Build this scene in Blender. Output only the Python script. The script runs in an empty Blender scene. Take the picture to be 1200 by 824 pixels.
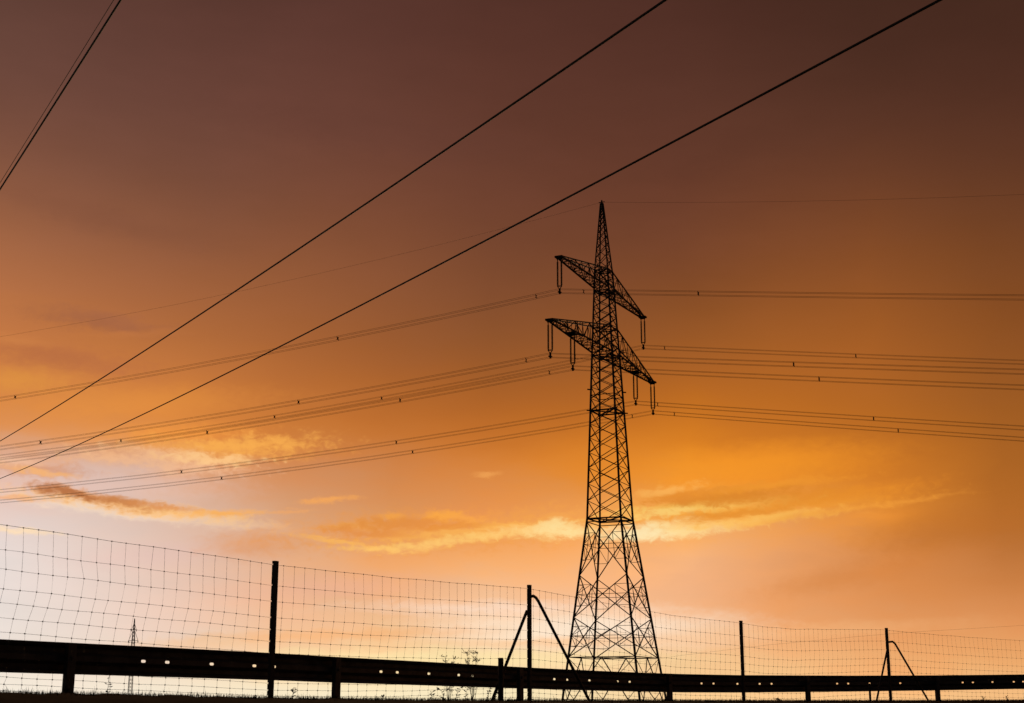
import bpy, bmesh, math, random
from mathutils import Vector, Matrix
random.seed(11)
C = bpy.context.scene.collection
S = bpy.context.scene
EYE = 1.5                                   # height of the lens above datum

# ------------------------------------------------------------------ camera
F, PITCH = 1667.0, math.radians(13.85)
cp, sp = math.cos(PITCH), math.sin(PITCH)
cam = bpy.data.cameras.new('camera'); camo = bpy.data.objects.new('camera', cam); C.objects.link(camo)
camo.location = (0, 0, EYE); camo.rotation_euler = (math.radians(90) + PITCH, 0, 0)
cam.sensor_width = 36; cam.lens = 50.0; cam.clip_start = .05; cam.clip_end = 30000
cam.dof.use_dof = True; cam.dof.focus_distance = 120; cam.dof.aperture_fstop = 11
S.camera = camo
S.view_settings.view_transform = 'Standard'; S.view_settings.look = 'None'
S.view_settings.exposure = 0; S.view_settings.gamma = 1
S.render.engine = 'CYCLES'

def ray(u, v):                              # survey ray of a photo point (1200 x 824)
    a, b = (u - 600) / F, (412 - v) / F
    return Vector((a, cp - b * sp, sp + b * cp))
def at(u, v, Y):
    r = ray(u, v); return Vector((r.x * Y / r.y, Y, EYE + r.z * Y / r.y))
def azel(u, v):
    r = ray(u, v).normalized()
    return math.degrees(math.atan2(r.x, r.y)), math.degrees(math.asin(r.z))
def to_px(az, el):
    az, el = math.radians(az), math.radians(el)
    X, Y, Z = math.sin(az) * math.cos(el), math.cos(az) * math.cos(el), math.sin(el)
    d, h = Y * cp + Z * sp, -Y * sp + Z * cp
    return 600 + F * X / d, 412 - F * h / d
def lin(c):
    return tuple((x / 255 / 12.92 if x / 255 <= .04045 else ((x / 255 + .055) / 1.055) ** 2.4) for x in c)

# ------------------------------------------------------------------ sky (colours of the evening sky by azimuth and elevation)
SX = [0, 200, 400, 600, 800, 1000, 1200]
SKY = {
 -120:[(84,55,47),(80,52,44),(78,48,42),(74,44,37),(68,40,32),(62,37,28),(58,35,26)],
 0:  [(97,64,54),(91,57,48),(88,54,46),(82,48,39),(79,46,37),(70,42,32),(71,43,32)],
 100:[(110,73,62),(103,66,56),(103,63,53),(93,55,44),(87,52,41),(78,47,36),(76,44,33)],
 200:[(130,83,63),(117,75,59),(115,70,54),(102,60,45),(102,59,44),(105,61,41),(96,56,37)],
 300:[(172,108,70),(145,90,62),(140,84,54),(118,70,47),(118,68,43),(137,78,40),(119,69,36)],
 350:[(184,114,72),(168,102,60),(150,90,54),(128,76,46),(134,77,40),(153,87,38),(127,73,36)],
 400:[(200,122,66),(182,110,60),(160,94,50),(142,84,45),(154,89,40),(171,97,38),(137,78,36)],
 450:[(216,135,71),(208,127,64),(176,102,50),(160,92,40),(178,101,38),(180,103,37),(148,86,36)],
 500:[(224,142,74),(229,141,58),(198,115,46),(188,105,37),(206,118,34),(187,107,36),(160,93,36)],
 550:[(226,186,172),(222,168,134),(206,130,78),(222,134,56),(238,144,40),(220,128,38),(166,97,37)],
 600:[(228,214,210),(222,188,170),(214,146,92),(232,150,86),(244,164,76),(238,148,54),(172,100,40)],
 650:[(231,222,218),(229,195,179),(236,164,104),(252,170,92),(252,186,130),(227,146,84),(186,113,55)],
 700:[(232,223,218),(235,201,182),(236,174,132),(247,198,158),(241,177,132),(221,140,75),(211,135,76)],
 740:[(232,224,217),(237,208,190),(246,188,134),(251,212,174),(246,190,140),(232,156,98),(228,150,92)],
 785:[(241,230,216),(245,217,190),(252,216,152),(254,224,172),(252,204,150),(244,182,120),(238,170,106)],
 815:[(246,237,222),(250,236,210),(255,240,204),(255,238,194),(253,208,148),(251,202,142),(246,192,132)],
 870:[(246,237,222),(250,236,210),(255,240,204),(255,238,194),(253,208,148),(251,202,142),(246,192,132)]}
SR = sorted(SKY)
def sky_at(u, v):
    u = min(max(u, SX[0]), SX[-1]); v = min(max(v, SR[0]), SR[-1])
    i = min(int(u // 200), len(SX) - 2); a = (u - SX[i]) / 200
    j = max(k for k in range(len(SR) - 1) if SR[k] <= v); b = (v - SR[j]) / (SR[j + 1] - SR[j])
    out = []
    for c in range(3):
        p = SKY[SR[j]][i][c] * (1 - a) + SKY[SR[j]][i + 1][c] * a
        q = SKY[SR[j + 1]][i][c] * (1 - a) + SKY[SR[j + 1]][i + 1][c] * a
        out.append(p * (1 - b) + q * b)
    return out

W = bpy.data.worlds.new('World'); S.world = W; W.use_nodes = True
W.cycles.sampling_method = 'MANUAL'; W.cycles.sample_map_resolution = 512
nt = W.node_tree; N = nt.nodes; L = nt.links; N.clear()
def nd(t, **k):
    n = N.new(t)
    for a, b in k.items(): setattr(n, a, b)
    return n
def mth(op, a, b=None, c=None, clamp=False):
    n = nd('ShaderNodeMath', operation=op, use_clamp=clamp)
    for i, x in enumerate((a, b, c)):
        if x is None: continue
        if isinstance(x, (int, float)): n.inputs[i].default_value = x
        else: L.new(x, n.inputs[i])
    return n.outputs[0]
def mixc(f, a, b, mode='MIX'):
    n = nd('ShaderNodeMix', data_type='RGBA', blend_type=mode)
    for s, x in ((0, f), (6, a), (7, b)):
        if isinstance(x, (int, float)): n.inputs[s].default_value = x
        elif isinstance(x, tuple): n.inputs[s].default_value = (*x, 1)
        else: L.new(x, n.inputs[s])
    return n.outputs[2]
def sstep(x, a, b, lo=0., hi=1.):
    n = nd('ShaderNodeMapRange', interpolation_type='SMOOTHSTEP')
    L.new(x, n.inputs[0])
    for i, v in enumerate((a, b, lo, hi)): n.inputs[i + 1].default_value = v
    return n.outputs[0]
tc = nd('ShaderNodeTexCoord').outputs['Generated']
sep = nd('ShaderNodeSeparateXYZ'); L.new(tc, sep.inputs[0])
az0 = mth('MULTIPLY', mth('ARCTAN2', sep.outputs[0], sep.outputs[1]), 180 / math.pi)
el0 = mth('MULTIPLY', mth('ARCSINE', sep.outputs[2]), 180 / math.pi)
def noise(scale, detail, rough, stretch, off=0., dist=0.):
    cb = nd('ShaderNodeCombineXYZ'); L.new(az0, cb.inputs[0]); L.new(mth('MULTIPLY', el0, stretch), cb.inputs[1]); cb.inputs[2].default_value = off
    n = nd('ShaderNodeTexNoise'); n.inputs['Scale'].default_value = scale; n.inputs['Detail'].default_value = detail
    n.inputs['Roughness'].default_value = rough; n.inputs['Distortion'].default_value = dist
    L.new(cb.outputs[0], n.inputs['Vector'])
    return mth('SUBTRACT', n.outputs[0], .5)
n_big = noise(.11, 3, .5, 2.2, 1.)
n_mid = noise(.32, 5, .55, 3.0, 5.)
n_fine = noise(.9, 6, .6, 2.6, 9., .4)
n_wisp = noise(1.15, 9, .66, 2.0, 14., .6)
n_puff = noise(2.6, 5, .58, 1.45, 23., .5)
low = sstep(el0, 22, 7)                     # clouds break up only in the lower sky
az = mth('ADD', az0, mth('ADD', mth('MULTIPLY', n_big, 3.), mth('MULTIPLY', n_mid, 1.4)))
warp = mth('ADD', mth('MULTIPLY', n_big, 2.4), mth('MULTIPLY', n_mid, 1.5))
el = mth('ADD', el0, mth('MULTIPLY', warp, mth('MULTIPLY_ADD', low, .75, .35)))
AZC = [-21, -17, -13, -9, -5, -1, 3, 7, 11, 15, 19, 23]
ELS = [-1, .3, 1.3, 2.2, 3, 4.2, 5.3, 6.2, 7.2, 8.2, 9.2, 10.2, 11.4, 12.8, 14.2, 16, 18, 20.5, 23.5, 27, 31, 34]
tpos = mth('MULTIPLY', mth('ADD', el, 1), 1 / 35., clamp=True)
col = None
for k, a_ in enumerate(AZC):
    rp = nd('ShaderNodeValToRGB'); rp.color_ramp.interpolation = 'B_SPLINE'
    e = rp.color_ramp.elements
    while len(e) < len(ELS): e.new(.5)
    for i, x in enumerate(ELS): e[i].position = (x + 1) / 35.
    for i, x in enumerate(ELS): e[i].color = (*lin(sky_at(*to_px(a_, x))), 1)
    L.new(tpos, rp.inputs[0])
    if col is None: col = rp.outputs[0]
    else:
        f_ = mth('MULTIPLY', mth('SUBTRACT', az, AZC[k - 1]), 1 / (a_ - AZC[k - 1]), clamp=True)
        col = mixc(f_, col, rp.outputs[0])
pvec = nd('ShaderNodeCombineXYZ')
L.new(mth('ADD', az0, mth('ADD', mth('MULTIPLY', n_fine, .9), mth('MULTIPLY', n_mid, .6))), pvec.inputs[0])
L.new(mth('ADD', el0, mth('ADD', mth('MULTIPLY', n_fine, .55), mth('MULTIPLY', n_mid, .5))), pvec.inputs[1])
def cloud(u, v, ru, rv, tilt, rgb, strength, soft=.9, rag=1.2):
    """one cloud streak or glow: centre and half-sizes, ragged by noise"""
    a_, e_ = azel(u, v)
    mp = nd('ShaderNodeMapping', vector_type='TEXTURE'); L.new(PV, mp.inputs[0])
    mp.inputs['Location'].default_value = (a_, e_, 0); mp.inputs['Rotation'].default_value = (0, 0, math.radians(tilt))
    mp.inputs['Scale'].default_value = (ru / 29., rv / 29., 1)
    ln = nd('ShaderNodeVectorMath', operation='LENGTH'); L.new(mp.outputs[0], ln.inputs[0])
    r = mth('ADD', ln.outputs['Value'], mth('MULTIPLY', mth('ADD', mth('MULTIPLY', n_wisp, .5), mth('MULTIPLY', n_puff, 1.05)), rag))
    m = sstep(r, 1.0 + soft * .5, max(0., 1.0 - soft), 0, strength)
    return mixc(m, col, lin(rgb))
CLOUDS = [ # broad glows: centre, half-sizes, tilt, colour, strength, softness, raggedness
 (880, 545, 150, 24, 3, (252,156,42), .6, 1, .4), (700, 545, 70, 34, 0, (226,134,38), .4, 1, .4),
 (95, 566, 150, 26, 0, (229,198,188), .6, 1, .6), (690, 738, 180, 24, 0, (255,236,212), .8, 1, .4),
 (560, 712, 150, 8, 1, (254,226,204), .55, 1, .8), (400, 745, 170, 7, 2, (246,180,120), .65, .9, .8), (650, 752, 140, 6, 1, (250,190,130), .5, .9, .8), (240, 756, 90, 7, 1, (248,198,150), .55, .9, .8), (520, 772, 250, 10, 0, (255,230,172), .8, 1, .5), (380, 690, 110, 14, 3, (238,178,150), .4, 1, .8), (180, 650, 90, 14, 5, (228,192,182), .45, 1, .9), (900, 742, 200, 10, 2, (250,190,132), .4, 1, .6),
 (70, 420, 100, 15, -4, (178,104,68), .55, 1, 1.2), (115, 376, 75, 12, -5, (150,92,70), .6, 1, 1.2), (20, 398, 40, 6, -3, (206,130,72), .5, 1, 1.2), (20, 445, 60, 14, 2, (226,150,66), .6, 1, 1.2), (150, 392, 60, 5, 4, (196,120,66), .5, 1, 1.4), (330, 470, 120, 14, 6, (188,112,56), .35, 1, 1.), (430, 150, 200, 30, -6, (98,60,50), .35, 1, .8), (120, 255, 140, 18, -10, (128,80,60), .35, 1, .8), (900, 160, 200, 30, 8, (90,53,40), .3, 1, .8), (40, 360, 120, 12, -4, (190,118,68), .3, 1, .5), (170, 472, 150, 18, 4, (238,152,66), .35, 1, .8),
 (300, 638, 60, 18, 3, (229,157,104), .7, 1, .8), (205, 508, 90, 11, 4, (244,152,62), .6, 1, .8), (1005, 609, 60, 9, 6, (246,154,60), .5, 1, .8),
 # mottled gold and pink patches at left
 (240, 527, 130, 17, 4, (242,166,80), .65, .9, 2.2), (190, 540, 95, 13, -3, (246,196,158), .55, .9, 2.4), (290, 521, 70, 10, 4, (246,174,80), .6, .9, 2.2), (250, 538, 60, 6, 0, (255,206,140), .6, .9, 2.2),
 (34, 547, 62, 11, -5, (214,146,104), .7, .8, 1.4), (46, 553, 46, 4, -7, (248,182,116), .8, .8, 1.2), (14, 540, 40, 6, 0, (252,208,176), .5, .9, 1.2),
 # dark streak with a thin lit underside
 (190, 606, 135, 8, -4, (248,220,192), .55, 1, 1.2), (90, 593, 90, 7, -7, (250,222,196), .55, 1, 1.2), (18, 583, 46, 5, 0, (238,166,108), .7, .9, 1.3),
 (160, 595, 130, 9, -6, (255,196,122), .9, .9, 1.4), (95, 582, 62, 8, -10, (232,156,92), .7, .8, 1.2),
 (142, 588, 52, 7, -7, (200,126,74), .85, .9, 1.5), (78, 579, 40, 6, -12, (178,106,62), .85, .8, 1.3), (196, 595, 40, 4, -6, (222,142,78), .7, .9, 1.5), (262, 603, 48, 5, 3, (252,180,98), .95, .9, 1.2),
 (20, 621, 48, 4, -5, (255,222,176), .7, .8, 1.2), (385, 586, 34, 4, 6, (252,172,88), .7, .9, 1.4), (570, 556, 16, 4, 0, (248,172,92), .55, .9, 1.2), (340, 600, 30, 3, 5, (246,170,100), .5, .9, 1.4),
 # golden band left of the tower
 (510, 622, 165, 22, 2, (238,154,72), .75, .9, 1.8), (640, 616, 80, 20, 2, (246,166,80), .6, .9, 1.6),
 (456, 607, 16, 7, 0, (248,166,74), .8, .8, 1.4), (520, 604, 26, 8, 6, (250,168,70), .85, .8, 1.4), (549, 609, 20, 6, -4, (248,166,76), .8, .8, 1.4), (590, 616, 40, 6, 0, (252,180,86), .8, .8, 1.6), (410, 618, 40, 5, 3, (240,160,76), .7, .8, 1.6), (655, 605, 26, 5, 4, (246,168,84), .6, .8, 1.4),
 (560, 624, 130, 9, 5, (252,182,90), .8, .8, 2.), (475, 614, 60, 6, 3, (226,140,64), .6, .7, 2.2), (430, 625, 55, 5, -3, (228,142,70), .6, .7, 2.), (535, 617, 50, 4, 4, (232,144,60), .6, .7, 2.), (590, 622, 60, 3, 3, (244,164,76), .5, .7, 2.),
 (400, 635, 60, 3.5, -8, (254,186,94), .75, .9, 1.4), (455, 643, 60, 4, 1, (255,198,108), .8, .9, 1.4), (515, 637, 50, 4.5, 8, (255,200,114), .75, .9, 1.5), (580, 628, 75, 5.5, 6, (255,200,112), .75, .9, 1.7),
 (650, 622, 70, 9, 2, (255,212,136), .85, .9, 1.6), (640, 618, 22, 7, 20, (255,222,152), .7, .8, 1.4), (672, 622, 30, 8, 0, (255,224,156), .75, .8, 1.4),
 # band right of the tower
 (800, 600, 90, 26, 5, (250,168,62), .8, .9, 1.6), (890, 598, 160, 12, 5, (246,160,52), .6, .9, 1.4), (740, 605, 50, 26, 0, (246,170,88), .6, .9, 1.4),
 (790, 620, 85, 10, 4, (255,226,160), .95, .9, 1.6), (880, 609, 100, 8, 4, (255,190,90), .8, .9, 1.6), (1000, 597, 120, 4, 7, (246,162,62), .5, .9, 1.2), (745, 625, 40, 9, 0, (255,232,180), .8, .9, 1.4),
 (840, 606, 40, 5, 3, (236,150,54), .6, .8, 2.), (825, 594, 95, 7, 3, (255,206,104), .85, .9, 2.), (780, 602, 45, 5, 4, (255,212,120), .7, .8, 2.),
 (850, 582, 95, 12, 3, (220,134,44), .85, .7, 1.8), (870, 601, 70, 4, 4, (228,142,50), .6, .7, 2.), (795, 583, 50, 7, 8, (228,140,52), .7, .8, 1.8), (960, 583, 120, 9, 6, (228,138,42), .6, .9, 1.2), (785, 573, 40, 5, 8, (252,182,92), .7, .9, 1.6), (900, 570, 100, 5, 5, (244,156,50), .5, .9, 1.6),
 (1110, 622, 100, 26, 8, (186,108,42), .5, 1, .6), (1010, 672, 120, 14, 10, (212,130,64), .45, 1, .7)]
PV = pvec.outputs[0]
for i_, c_ in enumerate(CLOUDS):
    col = cloud(*c_)
    if i_ % 5 == 4:                          # chain the groups so that the shader compiler works through them one after another
        ch = nd('ShaderNodeVectorMath', operation='MULTIPLY_ADD'); L.new(col, ch.inputs[0]); ch.inputs[1].default_value = (1e-6,) * 3
        L.new(PV, ch.inputs[2]); PV = ch.outputs[0]
# faint unevenness everywhere, then the dark eastern half of the sky behind the camera
tone = mth('ADD', 1, mth('ADD', mth('MULTIPLY', n_mid, .2), mth('MULTIPLY', n_big, .26)))
col = mixc(1., col, mth('MULTIPLY', tone, 1.), 'MULTIPLY') if False else col
vm = nd('ShaderNodeVectorMath', operation='SCALE'); L.new(col, vm.inputs[0]); L.new(tone, vm.inputs['Scale'])
side = sstep(mth('ABSOLUTE', az0), 32, 100)
high = sstep(el0, 32, 60)
col = mixc(mth('MAXIMUM', side, high), vm.outputs[0], (.010, .0095, .011))
bg = nd('ShaderNodeBackground'); L.new(col, bg.inputs[0]); bg.inputs[1].default_value = 1.0
out = nd('ShaderNodeOutputWorld'); L.new(bg.outputs[0], out.inputs[0])

# the sun is behind low cloud ahead of the camera: weak, wide, warm
sun = bpy.data.lights.new('sun', 'SUN'); sun.energy = .5; sun.angle = math.radians(10); sun.color = (1, .66, .36)
suno = bpy.data.objects.new('sun', sun); C.objects.link(suno); suno.location = (0, 60, 80)
sd = Vector((math.sin(math.radians(2)), math.cos(math.radians(2)), math.tan(math.radians(2.5))))
suno.rotation_euler = sd.to_track_quat('Z', 'Y').to_euler()

# ------------------------------------------------------------------ materials
def mat(name, c1, c2, rough=.6, metal=0., scale=8., bump=.15, spec=.3):
    m = bpy.data.materials.new(name); m.use_nodes = True
    t = m.node_tree; b = t.nodes['Principled BSDF']
    tx = t.nodes.new('ShaderNodeTexCoord'); no = t.nodes.new('ShaderNodeTexNoise'); no.inputs['Scale'].default_value = scale; no.inputs['Detail'].default_value = 8
    t.links.new(tx.outputs['Object'], no.inputs['Vector'])
    r = t.nodes.new('ShaderNodeValToRGB'); r.color_ramp.elements[0].color = (*c1, 1); r.color_ramp.elements[1].color = (*c2, 1)
    r.color_ramp.elements[0].position = .35; r.color_ramp.elements[1].position = .68
    t.links.new(no.outputs[0], r.inputs[0]); t.links.new(r.outputs[0], b.inputs['Base Color'])
    b.inputs['Roughness'].default_value = rough; b.inputs['Metallic'].default_value = metal; b.inputs['Specular IOR Level'].default_value = spec
    if bump:
        bp = t.nodes.new('ShaderNodeBump'); bp.inputs['Strength'].default_value = bump; bp.inputs['Distance'].default_value = .01
        t.links.new(no.outputs[0], bp.inputs['Height']); t.links.new(bp.outputs[0], b.inputs['Normal'])
    return m
M = dict(
 tower=mat('weathered tower steel', (.07, .066, .06), (.13, .125, .115), .7, 0, 3, .05),
 rail=mat('weathered galvanised rail', (.10, .098, .095), (.19, .185, .18), .6, .2, 5, .08),
 post=mat('dull fence post steel', (.07, .066, .06), (.12, .11, .10), .7, 0, 12, .1),
 wire=mat('fence wire', (.10, .098, .09), (.17, .165, .155), .6, .1, 30, 0),
 cable=mat('aged conductor', (.05, .05, .05), (.09, .088, .085), .65, .1, 20, 0),
 glass=mat('brown porcelain', (.035, .02, .015), (.06, .035, .025), .6, 0, 10, 0, .15),
 soil=mat('grassy soil', (.035, .032, .018), (.07, .065, .035), .95, 0, 1.3, .5, .1),
 grass=mat('dry grass', (.045, .055, .02), (.10, .09, .04), .9, 0, 2, 0, .1),
 weed=mat('weed leaves', (.04, .05, .02), (.08, .075, .03), .85, 0, 6, 0, .1),
 twig=mat('shrub twigs', (.07, .05, .03), (.13, .09, .05), .85, 0, 6, 0, .1),
 concrete=mat('foundation concrete', (.22, .21, .2), (.33, .32, .3), .9, 0, 4, .3))

m_ = bpy.data.materials.new('backlit leaves'); m_.use_nodes = True; t_ = m_.node_tree; t_.nodes.clear()
d_ = t_.nodes.new('ShaderNodeBsdfDiffuse'); l_ = t_.nodes.new('ShaderNodeBsdfTranslucent'); x_ = t_.nodes.new('ShaderNodeMixShader'); o_ = t_.nodes.new('ShaderNodeOutputMaterial')
n_ = t_.nodes.new('ShaderNodeTexNoise'); n_.inputs['Scale'].default_value = 9; r_ = t_.nodes.new('ShaderNodeValToRGB'); r_.color_ramp.elements[0].color = (.16, .10, .03, 1); r_.color_ramp.elements[1].color = (.34, .22, .07, 1)
t_.links.new(n_.outputs[0], r_.inputs[0]); t_.links.new(r_.outputs[0], d_.inputs[0]); t_.links.new(r_.outputs[0], l_.inputs[0]); x_.inputs[0].default_value = .6
t_.links.new(d_.outputs[0], x_.inputs[1]); t_.links.new(l_.outputs[0], x_.inputs[2]); t_.links.new(x_.outputs[0], o_.inputs[0]); M['leaf'] = m_

# ------------------------------------------------------------------ mesh helpers
class MB:
    def __init__(s): s.v = []; s.f = []
    def bar(s, a, b, w, h=None, n=4):
        a, b = Vector(a), Vector(b); d = b - a
        if d.length < 1e-6: return
        h = h or w; z = d.normalized(); x = z.cross(Vector((0, 0, 1)))
        if x.length < 1e-3: x = Vector((1, 0, 0))
        x.normalize(); y = z.cross(x); k = len(s.v)
        for p in (a, b):
            for i in range(n):
                t = 2 * math.pi * (i + .5) / n; r = .7071 if n == 4 else .5
                s.v.append(p + x * (w * r * math.cos(t)) + y * (h * r * math.sin(t)))
        for i in range(n): j = (i + 1) % n; s.f.append((k + i, k + j, k + n + j, k + n + i))
        s.f.append(tuple(range(k + n - 1, k - 1, -1))); s.f.append(tuple(range(k + n, k + 2 * n)))
    def tube(s, pts, r, n=6):
        pts = [Vector(p) for p in pts]; k = len(s.v); m = len(pts)
        rr = r if isinstance(r, (list, tuple)) else [r] * m
        for i, p in enumerate(pts):
            d = (pts[min(i + 1, m - 1)] - pts[max(i - 1, 0)]).normalized()
            x = d.cross(Vector((0, 0, 1)))
            if x.length < .05: x = d.cross(Vector((0, 1, 0)))
            x.normalize(); y = d.cross(x)
            for q in range(n):
                t = 2 * math.pi * q / n; s.v.append(p + (x * math.cos(t) + y * math.sin(t)) * rr[i])
        for i in range(m - 1):
            for q in range(n):
                w = (q + 1) % n; a = k + i * n
                s.f.append((a + q, a + w, a + n + w, a + n + q))
        s.f.append(tuple(range(k + n - 1, k - 1, -1))); s.f.append(tuple(range(k + (m - 1) * n, k + m * n)))
    def box(s, c, u, v, w):                  # centre and three half-axes
        c, u, v, w = Vector(c), Vector(u), Vector(v), Vector(w); k = len(s.v)
        for a in (-1, 1):
            for b in (-1, 1):
                for d in (-1, 1): s.v.append(c + u * a + v * b + w * d)
        s.f += [tuple(k + i for i in q) for q in ((0, 1, 3, 2), (4, 6, 7, 5), (0, 4, 5, 1), (2, 3, 7, 6), (0, 2, 6, 4), (1, 5, 7, 3))]
    def lathe(s, o, prof, n=10):
        k = len(s.v); o = Vector(o)
        for z, r in prof:
            for q in range(n):
                t = 2 * math.pi * q / n; s.v.append(o + Vector((r * math.cos(t), r * math.sin(t), z)))
        for i in range(len(prof) - 1):
            for q in range(n):
                w = (q + 1) % n; a = k + i * n; s.f.append((a + q, a + w, a + n + w, a + n + q))
        s.f.append(tuple(range(k, k + n))); s.f.append(tuple(range(k + (len(prof) - 1) * n, k + len(prof) * n)))
    def leaf(s, p, d, l, w):
        p, d = Vector(p), Vector(d).normalized(); x = d.cross(Vector((random.uniform(-1, 1), random.uniform(-1, 1), random.uniform(-1, 1))))
        x.normalize(); k = len(s.v); n = d.cross(x) * (.15 * l)
        s.v += [p, p + d * l * .5 + x * w + n, p + d * l, p + d * l * .5 - x * w + n]; s.f += [(k, k + 1, k + 2), (k, k + 2, k + 3)]
    def build(s, name, m, parent=None, smooth=False):
        me = bpy.data.meshes.new(name); org = parent.matrix_world.translation.copy() if parent is not None and parent.parent is None else Vector((0, 0, 0))
        if parent is not None: org = BASE[parent.name]
        me.from_pydata([v - org for v in s.v], [], s.f); me.materials.append(m)
        if smooth:
            for p in me.polygons: p.use_smooth = True
        o = bpy.data.objects.new(name, me); C.objects.link(o)
        if parent is not None: o.parent = parent; BASE[o.name] = org
        return o
BASE = {}
def thing(name, label, cat, loc, group=None):
    o = bpy.data.objects.new(name, None); C.objects.link(o); o.location = loc; o.empty_display_size = .2
    BASE[o.name] = Vector(loc); o['label'] = label; o['category'] = cat
    if group: o['group'] = group
    return o
def tag(o, label, cat, group=None):
    o['label'] = label; o['category'] = cat
    if group: o['group'] = group
    return o
def interp(x, xs, ys):
    if x <= xs[0]: return ys[0]
    for i in range(1, len(xs)):
        if x <= xs[i]: return ys[i - 1] + (ys[i] - ys[i - 1]) * (x - xs[i - 1]) / (xs[i] - xs[i - 1])
    return ys[-1]
class Path:                                  # smooth plan curve with arc length
    def __init__(s, pts):
        P = [Vector(p) for p in pts]; P = [2 * P[0] - P[1]] + P + [2 * P[-1] - P[-2]]; s.p = []
        for i in range(1, len(P) - 2):
            for k in range(24):
                t = k / 24; a, b, c, d = P[i - 1:i + 3]
                s.p.append(.5 * (2 * b + (c - a) * t + (2 * a - 5 * b + 4 * c - d) * t * t + (3 * b - a - 3 * c + d) * t ** 3))
        s.p.append(P[-2]); s.s = [0]
        for a, b in zip(s.p, s.p[1:]): s.s.append(s.s[-1] + (b - a).length)
        s.len = s.s[-1]
    def loc(s, q):
        if q <= 0: return s.p[0] + (s.p[1] - s.p[0]).normalized() * q
        if q >= s.len: return s.p[-1] + (s.p[-1] - s.p[-2]).normalized() * (q - s.len)
        lo, hi = 0, len(s.s) - 1
        while hi - lo > 1:
            m = (lo + hi) // 2
            if s.s[m] <= q: lo = m
            else: hi = m
        return s.p[lo].lerp(s.p[hi], (q - s.s[lo]) / (s.s[hi] - s.s[lo]))
    def dir(s, q):
        d = s.loc(q + .3) - s.loc(q - .3); d = Vector((d.x, d.y)); return d.normalized()
    def nor(s, q):                           # pointing away from the camera side
        d = s.dir(q); return Vector((-d.y, d.x))
    def at_px(s, u):
        g = lambda q: (lambda P: P.x / (P.y * cp))(s.loc(q))
        lo, hi, t = -8, s.len + 8, (u - 600) / F
        for _ in range(50):
            m = (lo + hi) / 2; P = s.loc(m); d = P.y * cp + .5 * sp
            if P.x / d < t: lo = m
            else: hi = m
        return lo

# ------------------------------------------------------------------ guardrail and fence lines (plan), heights relative to the lens
RAIL = Path([(-8.1, 9.7), (-6.5, 11.85), (-4.95, 14.02), (-3.72, 15.75), (-2.18, 18.05), (-1.05, 19.85), (.26, 21.9), (1.68, 23.85), (3.05, 25.5), (4.5, 27.1), (6.75, 29.25), (9.0, 31.0), (11.4, 32.4), (14.2, 33.7), (17.2, 34.8)])
RQ = [RAIL.at_px(u) for u in (0, 100, 200, 318, 400, 500, 620, 720, 800, 868, 1000, 1100, 1200)]
RZ = [.591, .583, .574, .561, .544, .53, .505, .486, .475, .481, .518, .554, .597]
rail_top = lambda q: EYE + interp(q, RQ, RZ)
fp = []
for k in range(-1, 14):
    q = RAIL.len * (k + 1) / 14; p = RAIL.loc(q); n = RAIL.nor(q); fp.append((p.x - n.x * 2.25, p.y - n.y * 2.25))
FENCE = Path(fp)
TOPPX = [(-60,607.5),(0,615),(83,627.5),(173,640.5),(253,651.5),(318,661.5),(418,672.3),(467,677.3),(547,684),(620,689.5),(673,699),(767,717),(800,722.3),(868,729.5),(897,734.3),(933,737.3),(1038,738),(1100,743.7),(1200,750.7),(1300,757)]
def z_px(q, v):                              # height of photo row v at the fence plane
    p = FENCE.loc(q); u = 600 + F * p.x / (p.y * cp + .9 * sp)
    return at(u, v, p.y).z
FQ = [FENCE.at_px(u) for u, v in TOPPX]
FZ = [z_px(q, v) for q, (u, v) in zip(FQ, TOPPX)]
fence_top = lambda q: interp(q, FQ, FZ)
GQ = [FENCE.at_px(u) for u in (-100, 0, 100, 300, 500, 700, 900, 1050, 1200, 1300)]
GZ = [EYE + z for z in (.065, .06, .055, .03, .015, .01, .012, .015, .03, .04)]
crest = lambda q: interp(q, GQ, GZ)

def fence_sq(x, y):
    b, bq = 1e9, 0
    for i in range(0, len(FENCE.p), 6):
        d = (FENCE.p[i].x - x) ** 2 + (FENCE.p[i].y - y) ** 2
        if d < b: b, bq = d, FENCE.s[i]
    st = 1.
    for _ in range(3):
        for q in (bq - st, bq + st, bq - st / 2, bq + st / 2):
            p = FENCE.loc(q); d = (p.x - x) ** 2 + (p.y - y) ** 2
            if d < b: b, bq = d, q
        st /= 3
    p = FENCE.loc(bq); n = FENCE.nor(bq)
    return bq, (1 if (x - p.x) * n.x + (y - p.y) * n.y > 0 else -1) * math.sqrt(b)
def sm(t): t = min(max(t, 0), 1); return t * t * (3 - 2 * t)
def ground_z(x, y):
    r = math.hypot(x, y - 18)
    q, s = fence_sq(x, y) if r < 80 else (0, 0)
    if r >= 80:
        z = EYE - 1.2 if y < 0 else EYE - .5
    else:
        c = crest(q)
        verge = rail_top(RAIL.len * (q / FENCE.len)) - .76
        if s < 0: z = c - 1.25 * sm((-s - .5) / 9)
        else: z = c + (min(verge, c - .12) - c) * sm((s - .35) / 1.0)
        if r > 50: z = z + ((EYE - 1.2 if y < 0 else EYE - .5) - z) * sm((r - 50) / 30)
    return z - 5 * sm((r - 60) / 400)

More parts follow.
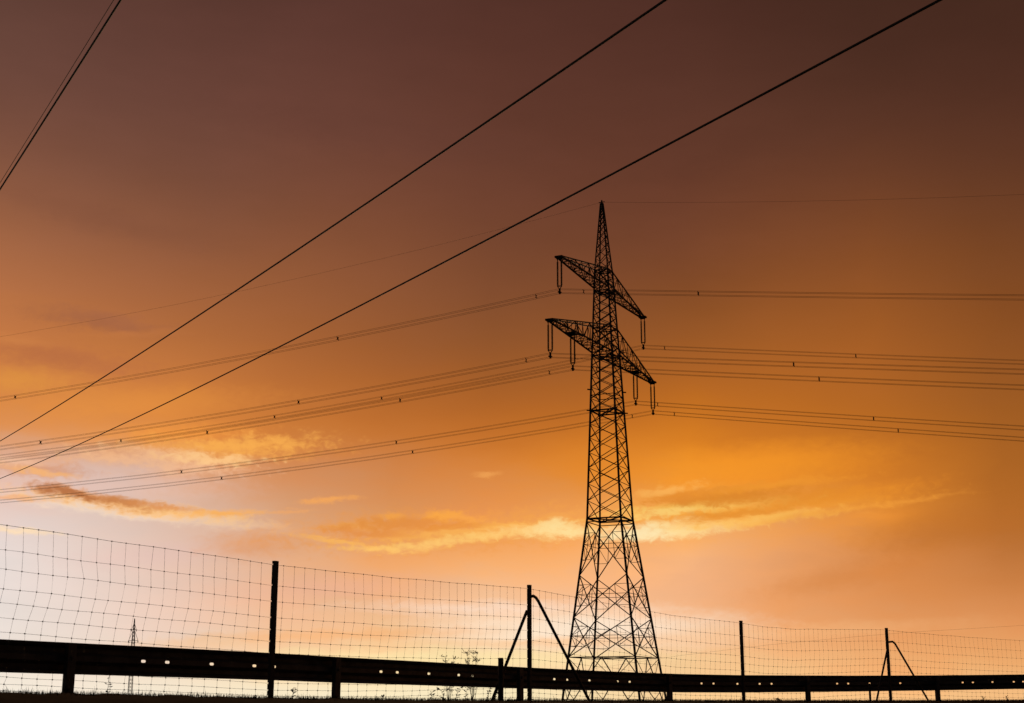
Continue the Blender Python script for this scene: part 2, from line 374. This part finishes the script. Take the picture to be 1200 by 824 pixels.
# ground: one sheet out to the horizon
gm = MB()
angs = [-180 + i * 6 for i in range(25)] + [-30 + i * .6 for i in range(1, 100)] + [30 + i * 6 for i in range(25)]
rads = [.4, 1, 2, 3, 4, 5, 6, 7, 8] + [8 + .35 * i for i in range(1, 82)] + [37.5, 40, 44, 50, 58, 70, 85, 110, 150, 220, 330, 500, 800, 1400, 2600, 5000, 9000]
random.seed(3)
for a in angs[:-1]:
    for r in rads:
        x, y = r * math.sin(math.radians(a)), r * math.cos(math.radians(a))
        gm.v.append(Vector((x, y, ground_z(x, y) + random.uniform(-.012, .012) * (r < 60))))
na, nr = len(angs) - 1, len(rads)
gm.v.append(Vector((0, 0, ground_z(0, 0)))); ctr = len(gm.v) - 1
for i in range(na):
    j = (i + 1) % na
    gm.f.append((ctr, j * nr, i * nr))
    for k in range(nr - 1): gm.f.append((i * nr + k, j * nr + k, j * nr + k + 1, i * nr + k + 1))
go = gm.build('ground', M['soil'], None, True); go['kind'] = 'structure'

# grass along the bank
gr = MB(); random.seed(5)
for i in range(34000):
    q = random.uniform(-1, FENCE.len + 1); s = random.gauss(-.15, .45)
    p = FENCE.loc(q); n = FENCE.nor(q); x, y = p.x + n.x * s, p.y + n.y * s
    if y < 6: continue
    clump = .5 + .5 * math.sin(q * 2.1 + 1.3 * math.sin(q * 5.3)) * math.sin(q * 9.7 + s * 3)
    h = random.uniform(.012, .03) + .025 * clump * random.random() + (.06 * random.random() if random.random() < .025 else 0)
    z = ground_z(x, y) if i % 4 == 0 else crest(q) - (.0 if s < .35 else .1 * sm((s - .35)))
    b = Vector((x, y, z - .015)); t = b + Vector((random.gauss(0, .3) * h, random.gauss(0, .3) * h, h + .015)); w = Vector((random.uniform(-1, 1), random.uniform(-1, 1), 0)).normalized() * random.uniform(.002, .0045)
    k = len(gr.v); gr.v += [b - w, b + w, t]; gr.f.append((k, k + 1, k + 2))
g = gr.build('grass', M['grass']); g['kind'] = 'stuff'

# ------------------------------------------------------------------ lattice tower (leans very slightly)
TX, TD, TH, LEAN = 10.5577, 150., .4253, .0102
ADIR = Vector((math.sin(TH), math.cos(TH), 0)); LDIR = Vector((math.cos(TH), -math.sin(TH), 0))
T = lambda z: Vector((TX - LEAN * z, TD, EYE + z))
tower_base = -1.9
def width(z): return interp(z, [tower_base, 18.7, 36.7, 46.2, 54.1], [8.75, 3.75, 2.3, 1.5, .22])
def corner(z, i, j): return T(z) + ADIR * (i * width(z) / 2) + LDIR * (j * width(z) / 2)
CORN = [(-1, -1), (-1, 1), (1, 1), (1, -1)]
tw = thing('transmission_tower', 'tall steel lattice pylon with two cross-arms rising behind the guardrail', 'pylon', T(tower_base))
LEV = [tower_base, 18.7, 36.7, 46.2, 53.9]
for i, j in CORN:
    b = MB()
    for z0, z1, w in ((tower_base, 18.7, .175), (18.7, 36.7, .165), (36.7, 46.2, .145), (46.2, 54.0, .11)): b.bar(corner(z0, i, j), corner(z1, i, j), w)
    b.build('leg', M['tower'], tw)
    b = MB(); p = corner(tower_base, i, j); b.lathe(p - Vector((0, 0, 1.4)), [(0, .6), (.5, .55), (1.55, .34)], 12); b.build('foundation', M['concrete'], tw)
faces = [(CORN[k], CORN[(k + 1) % 4]) for k in range(4)]
def xpanels(b, z0, z1, ratio, w):
    z = z0; zs = [z0]
    while z < z1 - .3: z += ratio * width(z); zs.append(z)
    k = (z1 - z0) / (zs[-1] - z0); zs = [z0 + (q - z0) * k for q in zs]
    for a, c in zip(zs, zs[1:]):
        for P, Q in faces:
            b.bar(corner(a, *P), corner(c, *Q), w); b.bar(corner(a, *Q), corner(c, *P), w)
def belt(b, z, w, plan=True):
    for P, Q in faces: b.bar(corner(z, *P), corner(z, *Q), w)
    if plan: b.bar(corner(z, *CORN[0]), corner(z, *CORN[2]), w * .8); b.bar(corner(z, *CORN[1]), corner(z, *CORN[3]), w * .8)
b = MB(); xpanels(b, 18.7, 30.3, .52, .068); xpanels(b, 30.3, 36.4, .52, .068); belt(b, 18.7, .14); belt(b, 18.35, .08, False); belt(b, 30.3, .14); belt(b, 32.0, .07, False)
for z in (30.3, 32.6):
    for P in CORN: c = corner(z, *P); b.bar(c, c + (ADIR * P[0] + LDIR * P[1]).normalized() * .42, .12)
b.build('shaft_bracing', M['tower'], tw)
b = MB(); xpanels(b, 36.4, 43.7, .55, .075); xpanels(b, 43.7, 46.2, .6, .07)
for z in (36.4, 39.5, 43.7, 46.1): belt(b, z, .1)
b.build('head_bracing', M['tower'], tw)
b = MB()                                      # broad base: big crosses with secondary struts
zs = [18.35, 12.75, 8.45, 4.45]
for c, a in zip(zs, zs[1:]):
    for P, Q in faces:
        p0, q0, p1, q1 = corner(a, *P), corner(a, *Q), corner(c, *P), corner(c, *Q)
        b.bar(p0, q1, .085); b.bar(q0, p1, .085)
        t = (p0 - q0).length / ((p0 - q0).length + (p1 - q1).length); x = p0.lerp(q1, t); zm = x.z - EYE
        lp, lq = corner(zm, *P), corner(zm, *Q)
        b.bar(lp, lq, .05)
        for o, f0, f1 in ((lp, p0, p1), (lq, q0, q1)):
            for e in (f0, f1):
                m = e.lerp(x, .5); b.bar(o, m, .048)
                b.bar(m, e.lerp(o, .5), .045)
        m0, m1 = p0.lerp(x, .5), q0.lerp(x, .5); b.bar(m0, (lp + x) / 2, .045); b.bar(m1, (lq + x) / 2, .045)
        m0, m1 = p1.lerp(x, .5), q1.lerp(x, .5); b.bar(m0, (lp + x) / 2, .045); b.bar(m1, (lq + x) / 2, .045)
belt(b, 4.45, .085); 
for P, Q in faces:                            # feet: inverted V with struts
    m = (corner(4.45, *P) + corner(4.45, *Q)) / 2
    for R_ in (P, Q):
        f = corner(tower_base, *R_); b.bar(m, f, .085)
        for t in (.33, .66):
            u = m.lerp(f, t); zz = u.z - EYE; b.bar(u, corner(zz, *R_), .055); b.bar(u, corner(zz + 2.1 * (1 - t) + .6, *R_), .05)
b.build('base_bracing', M['tower'], tw)
b = MB(); xpanels(b, 46.2, 53.4, .85, .06)
b.bar(T(53.3), T(54.35), .16); b.bar(T(54.13) - LDIR * .35, T(54.13) + LDIR * .35, .07); b.build('peak', M['tower'], tw)
def cross_arm(z, half, rise, nseg, hang):
    b = MB()
    for sgn in (-1, 1):
        w0 = width(z); root = w0 / 2
        bt = lambda t, j: T(z) + ADIR * sgn * (root + (half - root) * t) + LDIR * (j * (w0 / 2 * (1 - t) + .28 * t))
        def tpt(t, j):
            wt = width(z + rise); a = T(z + rise) + ADIR * sgn * (wt / 2) + LDIR * (j * wt / 2)
            return a.lerp(T(z + .12) + ADIR * sgn * half + LDIR * (j * .16), t)
        for j in (-1, 1):
            b.bar(bt(0, j), bt(1, j), .14); b.bar(tpt(0, j), tpt(1, j), .115)
        ts = [1 - (1 - k / nseg) ** 1.0 for k in range(nseg + 1)]
        for k in range(nseg):
            a, c = ts[k], ts[k + 1]
            b.bar(bt(a, -1), bt(c, 1), .06); b.bar(bt(a, 1), bt(c, -1), .055)
            b.bar(bt(a, -1), bt(a, 1), .06)
            for j in (-1, 1):
                if k % 2 == 0: b.bar(bt(a, j), tpt(c, j), .065)
                else: b.bar(tpt(a, j), bt(c, j), .065)
                if k: b.bar(bt(a, j), tpt(a, j), .055)
            if k % 2: b.bar(tpt(a, -1), tpt(a, 1), .05); b.bar(tpt(a, -1), tpt(min(c, 1), 1), .045)
        b.box(T(z) + ADIR * sgn * half, ADIR * .3, LDIR * .42, Vector((0, 0, .09)))
        for h in hang:
            t = (half * h - root) / (half - root)
            for dt in (-.035, .035): b.bar(bt(t + dt, -1), bt(t + dt, 1), .14)
            b.box(T(z) + ADIR * sgn * half * h - Vector((0, 0, .05)), ADIR * .4, LDIR * .35, Vector((0, 0, .1)))
            for j in (-1, 1): b.bar(bt(t, j), tpt(t, j), .08)
    return b.build('cross_arm', M['tower'], tw)
ZU, ZL, AU, AL = 44.0186, 36.7124, 12.8, 15.55
cross_arm(ZU, AU, 2.1, 7, []); cross_arm(ZL, AL, 2.9, 8, [.62])

# ------------------------------------------------------------------ insulators and conductors of the tower
DROP = 3.62
ATT = [('near end of the upper cross-arm', ZU, -AU, -.0946, -.1376, [26, 71], [14.5]),
       ('far end of the upper cross-arm', ZU, AU, -.1019, -.1465, [35, 51, 76], [24.5]),
       ('near tip of the lower cross-arm', ZL, -AL, -.0867, -.1374, [29, 64], [24]),
       ('near half of the lower cross-arm', ZL, -AL * .62, -.0889, -.142, [20, 45], [25]),
       ('far half of the lower cross-arm', ZL, AL * .61, -.0852, -.1529, [31, 63], [26.5]),
       ('far tip of the lower cross-arm', ZL, AL, -.0884, -.1574, [32, 61], [28])]
def insulator(label, p):
    t = thing('insulator_string', label, 'insulator', p, 'insulator strings hanging from the cross-arms')
    up = Vector((0, 0, 1))
    for j in (-1, 1):
        o = p + LDIR * j * .21; prof = [(-2.95, .05), (-2.9, .05)]
        for k in range(20):
            z = -2.88 + k * .125; prof += [(z, .065), (z + .03, .125), (z + .06, .065)]
        prof += [(-.35, .05), (-.1, .05)]
        b = MB(); b.lathe(o, prof, 8); b.build('insulator_rod', M['glass'], t)
    b = MB(); b.box(p - up * 2.98, LDIR * .27, up * .05, ADIR * .03); b.bar(p - up * 3.0 + LDIR * .24, p - up * 3.3, .07); b.bar(p - up * 3.0 - LDIR * .24, p - up * 3.3, .07); b.build('yoke_plate', M['tower'], t)
    b = MB(); b.bar(p - up * 3.28, p - up * 3.82, .2, .2); b.box(p - up * 3.62, LDIR * .13, ADIR * .22, up * .05); b.build('suspension_clamp', M['tower'], t)
    b = MB(); b.bar(p + LDIR * .3 - up * .1, p - LDIR * .3 - up * .1, .09); b.build('hanger', M['tower'], t)
def line_pt(p, t, bl, br, cl=.3962e-3, cr=.09e-3):
    if t < 0: return p + LDIR * t + Vector((0, 0, bl * -t + cl * t * t))
    return p + LDIR * t + Vector((0, 0, br * t + cr * t * t))
TS = [-240, -215, -190, -165, -140, -120, -100, -85, -70, -58, -47, -37, -28, -20, -13, -7, -3, 0, 3, 7, 13, 20, 28, 37, 47, 60, 80, 105, 135, 160]
for nm, z, off, bl, br, sl, sr in ATT:
    p = T(z) + ADIR * off - Vector((0, 0, .1))
    insulator('twin-rod insulator string hanging from the ' + nm, p)
    cpt = p - Vector((0, 0, DROP - .1))
    t = thing('conductor_bundle', 'bundle of four thin conductors clamped below the ' + nm, 'power line', cpt, 'conductor bundles carried by the lattice pylon')
    for a in (-.2, .2):
        for h in (-.2, .2):
            b = MB(); b.tube([line_pt(cpt, q, bl, br) + ADIR * a + Vector((0, 0, h)) for q in TS], .0145, 5); b.build('conductor', M['cable'], t)
    for q in [-x for x in sl] + sr + [2.6, -2.6]:
        c = line_pt(cpt, q, bl, br); b = MB(); up = Vector((0, 0, 1)); w = .07
        for a_, h_ in ((-.2, -.2), (.2, -.2), (.2, .2), (-.2, .2)): b.bar(c, c + ADIR * a_ + up * h_, .045)
        if abs(q) > 5: b.box(c, LDIR * .05, ADIR * .08, up * .13)
        b.build('spacer', M['cable'], t)
b = MB(); b.tube([line_pt(T(54.13), q, -.1211, -.1578, .5627e-3, .6095e-3) for q in TS], .0105, 5)
tag(b.build('earth_wire', M['cable']), 'single faint earth wire running over the tip of the lattice pylon', 'power line')

# ------------------------------------------------------------------ the nearer line that crosses overhead
AZW = -.5064; WD = Vector((math.sin(AZW), math.cos(AZW), 0)); WN = Vector((math.cos(AZW), -math.sin(AZW), 0))
def over(o, z0, bb, r, label):
    pts = [WN * o + WD * q + Vector((0, 0, EYE + z0 + bb * q + .2188e-3 * q * q)) for q in [-60, -45, -30, -20, -10] + [i * 5 for i in range(0, 40)] + [200, 215, 230, 245, 260]]
    b = MB(); b.tube(pts, r, 8)
    return tag(b.build('overhead_wire', M['cable'], None, True), label, 'power line', 'black wires crossing close overhead')
over(12.7504, 11, .0182, .0235, 'thick black wire crossing the sky from the top middle, steeper of the two')
over(16.6767, 11, .0182, .025, 'thick black wire passing just above the pylon peak, flattest of the overhead wires')
over(4.8435, 11, .0182, .0205, 'thick black wire in the top left corner, steepest of the bold ones')
over(6.38, 15, .01, .009, 'thin faint wire running alongside the thick one in the top left corner')
# faint distant cable low at right
b = MB(); b.tube([at(u, v, 170 + (u - 600) * .02) for u, v in ((560, 806), (700, 783), (800, 768), (900, 756), (1000, 746.5), (1066, 741), (1130, 737.2), (1200, 733), (1300, 727), (1500, 714))], .008, 5)
tag(b.build('distant_cable', M['cable']), 'very faint far cable rising to the right above the fence mesh', 'power line')

# ------------------------------------------------------------------ distant pylon at left
D2 = 450; base = at(149.5, 829, D2); pt = thing('distant_pylon', 'tiny slim lattice pylon far away, seen through the fence mesh', 'pylon', base)
topz = at(152, 725, D2).z; H = topz - base.z
cx = base + Vector((.45, 0, 0)); P2 = lambda h, i, j: Vector((cx.x + i * w2(h), cx.y + j * w2(h), base.z + h))
w2 = lambda h: interp(h, [0, H * .72, H], [.62, .42, .06])
b = MB()
for i, j in CORN:
    b.bar(P2(0, i, j), P2(H * .72, i, j), .075); b.bar(P2(H * .72, i, j), P2(H, i, j), .1)
zz = 0
while zz < H - 1:
    for (i, j), (k, l) in faces: b.bar(P2(zz, i, j), P2(zz + 1.1, k, l), .06); b.bar(P2(zz, k, l), P2(zz + 1.1, i, j), .06)
    zz += 1.1
b.build('lattice_mast', M['tower'], pt)
ah = (at(152, 751, D2).z - base.z)
for h, half in ((ah, 1.45), (at(152, 738, D2).z - base.z, .75)):
    b = MB(); c = Vector((cx.x, cx.y, base.z + h))
    b.bar(c - Vector((half, 0, 0)), c + Vector((half, 0, 0)), .14)
    for s in (-1, 1): b.bar(c + Vector((half * s, 0, .05)), c + Vector((0.1 * s, 0, half * 2.4)), .1); b.bar(c + Vector((half * s, 0, 0)), c + Vector((half * s, 0, -.55)), .2)
    b.build('cross_arm', M['tower'], pt)

# ------------------------------------------------------------------ guardrail
def slot_ring(n=16, a=.032, r=.015):
    out = []
    for i in range(n):
        t = 2 * math.pi * i / n; c, s_ = math.cos(t), math.sin(t); out.append(((a - r) * (1 if c > 1e-6 else -1 if c < -1e-6 else 0) + r * c, r * s_))
    return out
def rect_ring(n, a, r):
    out = []
    for i in range(n):
        t = 2 * math.pi * i / n; c, s_ = math.cos(t), math.sin(t); k = min(a / max(abs(c), 1e-9), r / max(abs(s_), 1e-9)); k0 = 1
        out.append((max(-a, min(a, c * k)), max(-r, min(r, s_ * k))))
    # force the four corners in
    for sx in (-1, 1):
        for sy in (-1, 1):
            i = min(range(n), key=lambda q: (out[q][0] - sx * a) ** 2 + (out[q][1] - sy * r) ** 2); out[i] = (sx * a, sy * r)
    return out
PROF = [(.155, .012), (.148, .0), (.128, .018), (.108, .078), (.060, .082), (.026, .004), (-.026, .004), (-.060, .082), (-.108, .078), (-.128, .018), (-.148, .0), (-.155, .012)]
def rail_pt(q, z, n):
    p = RAIL.loc(q); w = RAIL.nor(q); return Vector((p.x + w.x * n, p.y + w.y * n, rail_top(q) - .155 + z))
POSTPX = [80, 392, 607, 782, 944, 1096]
PQ = [RAIL.at_px(u) for u in POSTPX]; PQ = [PQ[0] - 4] + PQ + [PQ[-1] + 4, PQ[-1] + 8]
HOLEPX = [169, 197, 249, 299, 322, 447, 466, 503, 538, 554, 650, 665, 691, 724, 738, 822, 836, 864, 890, 904, 981, 994, 1019, 1055, 1128, 1140, 1163, 1188, 1199]
HQ = [RAIL.at_px(u) for u in HOLEPX]
mid = PQ[1] - 2; HQ += [mid - 1.0, mid - .65, mid + .65]
gl = thing('guardrail', 'dark steel crash barrier beam on posts running across the bottom', 'guardrail', Vector((*RAIL.loc(PQ[1]), rail_top(PQ[1]) - .76)))
for k in range(len(PQ) - 1):
    q0, q1 = PQ[k] - .16, PQ[k + 1] + .16; dn = .0035 * (k % 2)
    b = MB(); st = []
    holes = sorted(h for h in HQ if q0 + .25 < h < q1 - .25)
    q = q0; n_ = 24; st = [q0 + (q1 - q0) * i / n_ for i in range(n_ + 1)]
    for i in range(len(PROF) - 1):
        if i == 5: continue
        z0, n0 = PROF[i]; z1, n1 = PROF[i + 1]
        for a, c in zip(st, st[1:]):
            kk = len(b.v); b.v += [rail_pt(a, z0, n0 + dn), rail_pt(c, z0, n0 + dn), rail_pt(c, z1, n1 + dn), rail_pt(a, z1, n1 + dn)]; b.f.append((kk, kk + 1, kk + 2, kk + 3))
    z0, n0 = PROF[5]; z1 = PROF[6][0]
    edges = [q0] + [e for h in holes for e in (h - .05, h + .05)] + [q1]
    for a, c in zip(edges[0::2], edges[1::2]):
        m_ = max(1, int((c - a) / .3))
        for i in range(m_):
            x0, x1 = a + (c - a) * i / m_, a + (c - a) * (i + 1) / m_
            kk = len(b.v); b.v += [rail_pt(x0, z0, n0 + dn), rail_pt(x1, z0, n0 + dn), rail_pt(x1, z1, n0 + dn), rail_pt(x0, z1, n0 + dn)]; b.f.append((kk, kk + 1, kk + 2, kk + 3))
    for h in holes:
        A, R_ = slot_ring(), rect_ring(16, .05, .026); kk = len(b.v)
        for (x, z), (X, Z) in zip(A, R_): b.v += [rail_pt(h + x, z, n0 + dn), rail_pt(h + X, Z, n0 + dn)]
        for i in range(16):
            j = (i + 1) % 16; b.f.append((kk + 2 * i, kk + 2 * i + 1, kk + 2 * j + 1, kk + 2 * j))
    o = b.build('rail_beam', M['rail'], gl)
    md = o.modifiers.new('thickness', 'SOLIDIFY'); md.thickness = .003; md.offset = 0
for q in PQ:
    b = MB(); p = RAIL.loc(q); d, w = RAIL.dir(q), RAIL.nor(q); D_ = Vector((d.x, d.y, 0)); W_ = Vector((w.x, w.y, 0)); up = Vector((0, 0, 1))
    top = rail_top(q) - .012; bot = rail_top(q) - 1.3; o = Vector((p.x, p.y, 0)) - W_ * .065
    zh = rail_top(q) - .372                     # slot in the web just below the beam
    A, R_ = slot_ring(16, .016, .008), rect_ring(16, .03, .05); kk = len(b.v)
    for (x, z), (X, Z) in zip(A, R_): b.v += [o + D_ * z + up * (zh + x), o + D_ * X * 1. + up * (zh + Z)]
    for i in range(16):
        j = (i + 1) % 16; b.f.append((kk + 2 * i, kk + 2 * i + 1, kk + 2 * j + 1, kk + 2 * j))
    def quad(a0, a1, z0, z1, e0=0., e1=0.):
        kk = len(b.v); b.v += [o + D_ * a0 + W_ * e0 + up * z0, o + D_ * a1 + W_ * e1 + up * z0, o + D_ * a1 + W_ * e1 + up * z1, o + D_ * a0 + W_ * e0 + up * z1]; b.f.append((kk, kk + 1, kk + 2, kk + 3))
    quad(-.03, .03, zh + .05, top); quad(-.03, .03, bot, zh - .05); quad(-.05, -.03, bot, top); quad(.03, .05, bot, top)
    quad(-.05, -.05, bot, top, 0, .055); quad(.05, .05, bot, top, 0, .055); quad(-.05, -.035, bot, top, .055, .055); quad(.035, .05, bot, top, .055, .055)
    po = b.build('post', M['rail'], gl); md = po.modifiers.new('thickness', 'SOLIDIFY'); md.thickness = .005; md.offset = 0
    b = MB(); c = o + up * (rail_top(q) - .155) - W_ * .004; b.bar(c - W_ * .016, c, .034, n=6); b.bar(c - W_ * .02, c + W_ * .09, .016, n=8); b.build('bolt', M['rail'], po)

# ------------------------------------------------------------------ wildlife fence
ROWS = [0, .2, .352, .505, .618, .73, .842, .948, 1.04, 1.12, 1.185, 1.24, 1.293, 1.346]
FPX = [318.8, 620.5, 870.3, 1042]
FPQ = [FENCE.at_px(u) for u in FPX]; FPQ = [FPQ[0] - 4.8] + FPQ + [FPQ[-1] + 4.8]
PTOP = {1: 657.5, 2: 685.5, 3: 727.5, 4: 736}
fe = thing('wire_fence', 'tall knotted wire mesh fence on thin steel posts in front of the guardrail', 'fence', Vector((*FENCE.loc(FPQ[1]), crest(FPQ[1]))))
def fpt(q, z, off=0.):
    p = FENCE.loc(q); w = FENCE.nor(q); return Vector((p.x + w.x * off, p.y + w.y * off, z))
random.seed(21)
for k in range(len(FPQ) - 1):
    b = MB(); q0, q1 = FPQ[k], FPQ[k + 1]; nv = max(2, round((q1 - q0) / .15)); cols = []
    bow = random.uniform(-1, 1)
    for i in range(nv + 1):
        q = q0 + (q1 - q0) * i / nv; edge = math.sin(math.pi * i / nv)
        lean = .035 * edge * math.sin(i * .35 + k); colp = []; dr = 0
        for r, z in enumerate(ROWS):
            dr = dr * .6 + random.gauss(0, .0075); dz = .003 * math.sin(i * .9 + r * 2.3) * edge
            belly = -.055 * min(1, edge * 2.5) * sm((z - .3) / .65) + .03 * edge * math.exp(-((z - .45) / .2) ** 2)
            colp.append((q + (lean * -(z - .2) * .8 if z < .6 else lean * -.32) + belly + dr * edge, fence_top(q) - z + dz))
        cols.append(colp)
    P = [[fpt(q, z, .035) for q, z in c] for c in cols]
    for r in range(len(ROWS)):
        b.tube([P[i][r] for i in range(nv + 1)], .00125 if r else .0017, 4)
    for i in range(1, nv):
        b.tube(P[i], .00115, 4)
        for r in range(len(ROWS)):
            b.bar(P[i][r] - Vector((0, 0, .005)), P[i][r] + Vector((0, 0, .005)), .0085)
    b.build('wire_mesh', M['wire'], fe)
fposts = []
for k, q in enumerate(FPQ):
    b = MB(); d = FENCE.dir(q); D_ = Vector((d.x, d.y, 0)); n = FENCE.nor(q); W_ = Vector((n.x, n.y, 0)); up = Vector((0, 0, 1))
    top = z_px(q, PTOP[k]) if k in PTOP else fence_top(q) + .03
    cuts = sorted([fence_top(q) - z for z in ROWS] ); z = crest(q) - .35; o = fpt(q, 0)
    wd = .027 if k in (0, 1, 5) else .026
    for c in cuts + [top + .01]:
        z1 = min(c - .006, top)
        if z1 > z: b.box(o + up * (z + z1) / 2, D_ * wd, W_ * .018, up * (z1 - z) / 2)
        if c < top - .02:                        # hooks punched in one edge that hold each wire
            b.box(o + up * c + D_ * .006, D_ * (wd - .006), W_ * .017, up * .006)
        z = c + .006
    po = b.build('post', M['post'], fe); fposts.append(po)
def brace(k, pts, r):
    b = MB(); P = []
    for u, v in pts:
        q = FENCE.at_px(u); p = FENCE.loc(q); P.append(at(u, v, p.y - .05))
    Q = [P[0]]
    for a, c in zip(P, P[1:]): Q += [a.lerp(c, t / 4) for t in range(1, 5)]
    b.tube(Q, r, 8); b.build('brace', M['post'], fe, True)
brace(2, [(617.5, 716), (576, 823)], .0185)
brace(2, [(621.5, 699.5), (625, 698.5), (628, 700.5), (631, 705), (692, 824)], .0185)
brace(4, [(1039.5, 763), (1027, 823)], .017)
brace(4, [(1042, 752.5), (1046, 752), (1049, 754.5), (1089, 823)], .0175)
for u, v, w, lb in ((581, 771, .032, 'short stake beside the foot of the left brace, standing taller than the guardrail'), (1014, 801, .02, 'short thin stake below the guardrail beside the far braced fence post')):
    q = FENCE.at_px(u); b = MB(); p = fpt(q, 0, -.07); zt = at(u, v, p.y).z; zb = crest(q) - .3
    b.lathe(Vector((p.x, p.y, zb)), [(0, w), (zt - zb - .02, w), (zt - zb, w * .8)], 10)
    tag(b.build('stake', M['post'], None), lb, 'stake', 'short stakes by the fence')

# ------------------------------------------------------------------ weeds on the bank and shrubs beyond the road
def stem_weed(u, h, lean, curl, leaves, label, off=0.2, group='weeds along the bank', r=.003):
    q = FENCE.at_px(u); p = fpt(q, 0, off); base = Vector((p.x, p.y, crest(q) - .03))
    h *= 1.3; leaves = max(16, int(leaves * 1.5)); t = thing('weed_plant', label, 'weed', base, group); d = FENCE.dir(q); D_ = Vector((d.x, d.y, 0))
    P = []
    for i in range(13):
        s = i / 12; P.append(base + Vector((0, 0, h * (s - curl * max(0, s - .6) ** 2 * 2.5))) + D_ * (lean * s ** 1.7 * h) + Vector((random.gauss(0, .002),) * 3))
    b = MB(); b.tube(P, [r * (1 - .6 * i / 12) for i in range(13)], 5); b.build('stem', M['weed'], t)
    b = MB()
    for i in range(leaves):
        s = .15 + .85 * i / leaves; a = P[min(12, int(s * 12))]; an = random.uniform(0, 6.28)
        b.leaf(a, (math.cos(an), math.sin(an), random.uniform(-.1, .9)), random.uniform(.02, .055), random.uniform(.004, .011))
    b.build('leaf_cluster', M['weed'], t)
random.seed(8)
Wd = [(523, .10, .1, 0, 14, 'spiky low thistle standing alone below the guardrail beam'),
 (538, .16, -.5, .7, 8, 'curled dark weed stalk left of the short stake, outermost of three'), (551, .19, .6, .9, 10, 'curled weed stalk with drooping head, middle of three by the short stake'), (562, .20, .35, .3, 10, 'bent weed stalk with small leaves nearest to the short stake'),
 (589, .20, .2, .3, 16, 'leafy weed growing between the short stake and a barrier post'), (597, .15, .3, .2, 14, 'smaller leafy weed close against a barrier post'),
 (362, .12, .15, .1, 14, 'small leafy weed right of the tall left fence post'), (98, .07, .2, 0, 12, 'low tuft just right of the leftmost barrier post'),
 (148, .2, .02, 0, 9, 'thin upright stalk under the distant pylon'), (923, .06, .1, 0, 26, 'low rounded leafy clump right of the plain fence post'), (1160, .09, .2, .1, 16, 'small ragged weed near the right edge of the bank'), (1188, .10, .1, .1, 18, 'bushy dark weed at the right end of the bank'),
 (465, .06, .3, 0, 8, 'tiny sprout in the grass below the middle of the beam')]
for w_ in Wd: stem_weed(*w_)
def shrub(u, vtop, Y, spread, ntw, label):
    top = at(u, vtop, Y); gz = ground_z(top.x, Y); t = thing('shrub', label, 'shrub', Vector((top.x, Y, gz)), 'sparse shrubs beyond the guardrail')
    b = MB(); lf = MB(); h = top.z - gz
    for i in range(ntw):
        a = random.uniform(0, 6.28); ln = random.uniform(.55, 1.) * h; sp_ = spread * random.uniform(.1, 1)
        P = [Vector((top.x, Y, gz)) + Vector((math.cos(a) * sp_ * s ** 1.3, math.sin(a) * sp_ * s ** 1.3, ln * s)) + Vector((random.gauss(0, .01), random.gauss(0, .01), 0)) for s in [k / 8 for k in range(9)]]
        b.tube(P, [.008 * (1 - .8 * k / 8) for k in range(9)], 4)
        for _ in range(20):
            k = random.randint(5, 8); an = random.uniform(0, 6.28); d = Vector((math.cos(an), math.sin(an), random.uniform(.2, 1.4))); L_ = random.uniform(.05, .16)
            e = P[k] + d.normalized() * L_; b.bar(P[k], e, .003)
            for m in range(3): lf.leaf(P[k].lerp(e, random.uniform(.4, 1)), (random.gauss(0, 1), random.gauss(0, 1), random.gauss(.3, 1)), random.uniform(.02, .04), .008)
    b.build('branches', M['twig'], t); lf.build('foliage', M['leaf'], t)
random.seed(14)
shrub(554, 756, 34, .2, 11, 'sparse golden brown shrub tip showing above the beam, taller one')
shrub(526, 766, 34, .26, 7, 'fainter low shrub tip above the beam, left of the taller shrub')
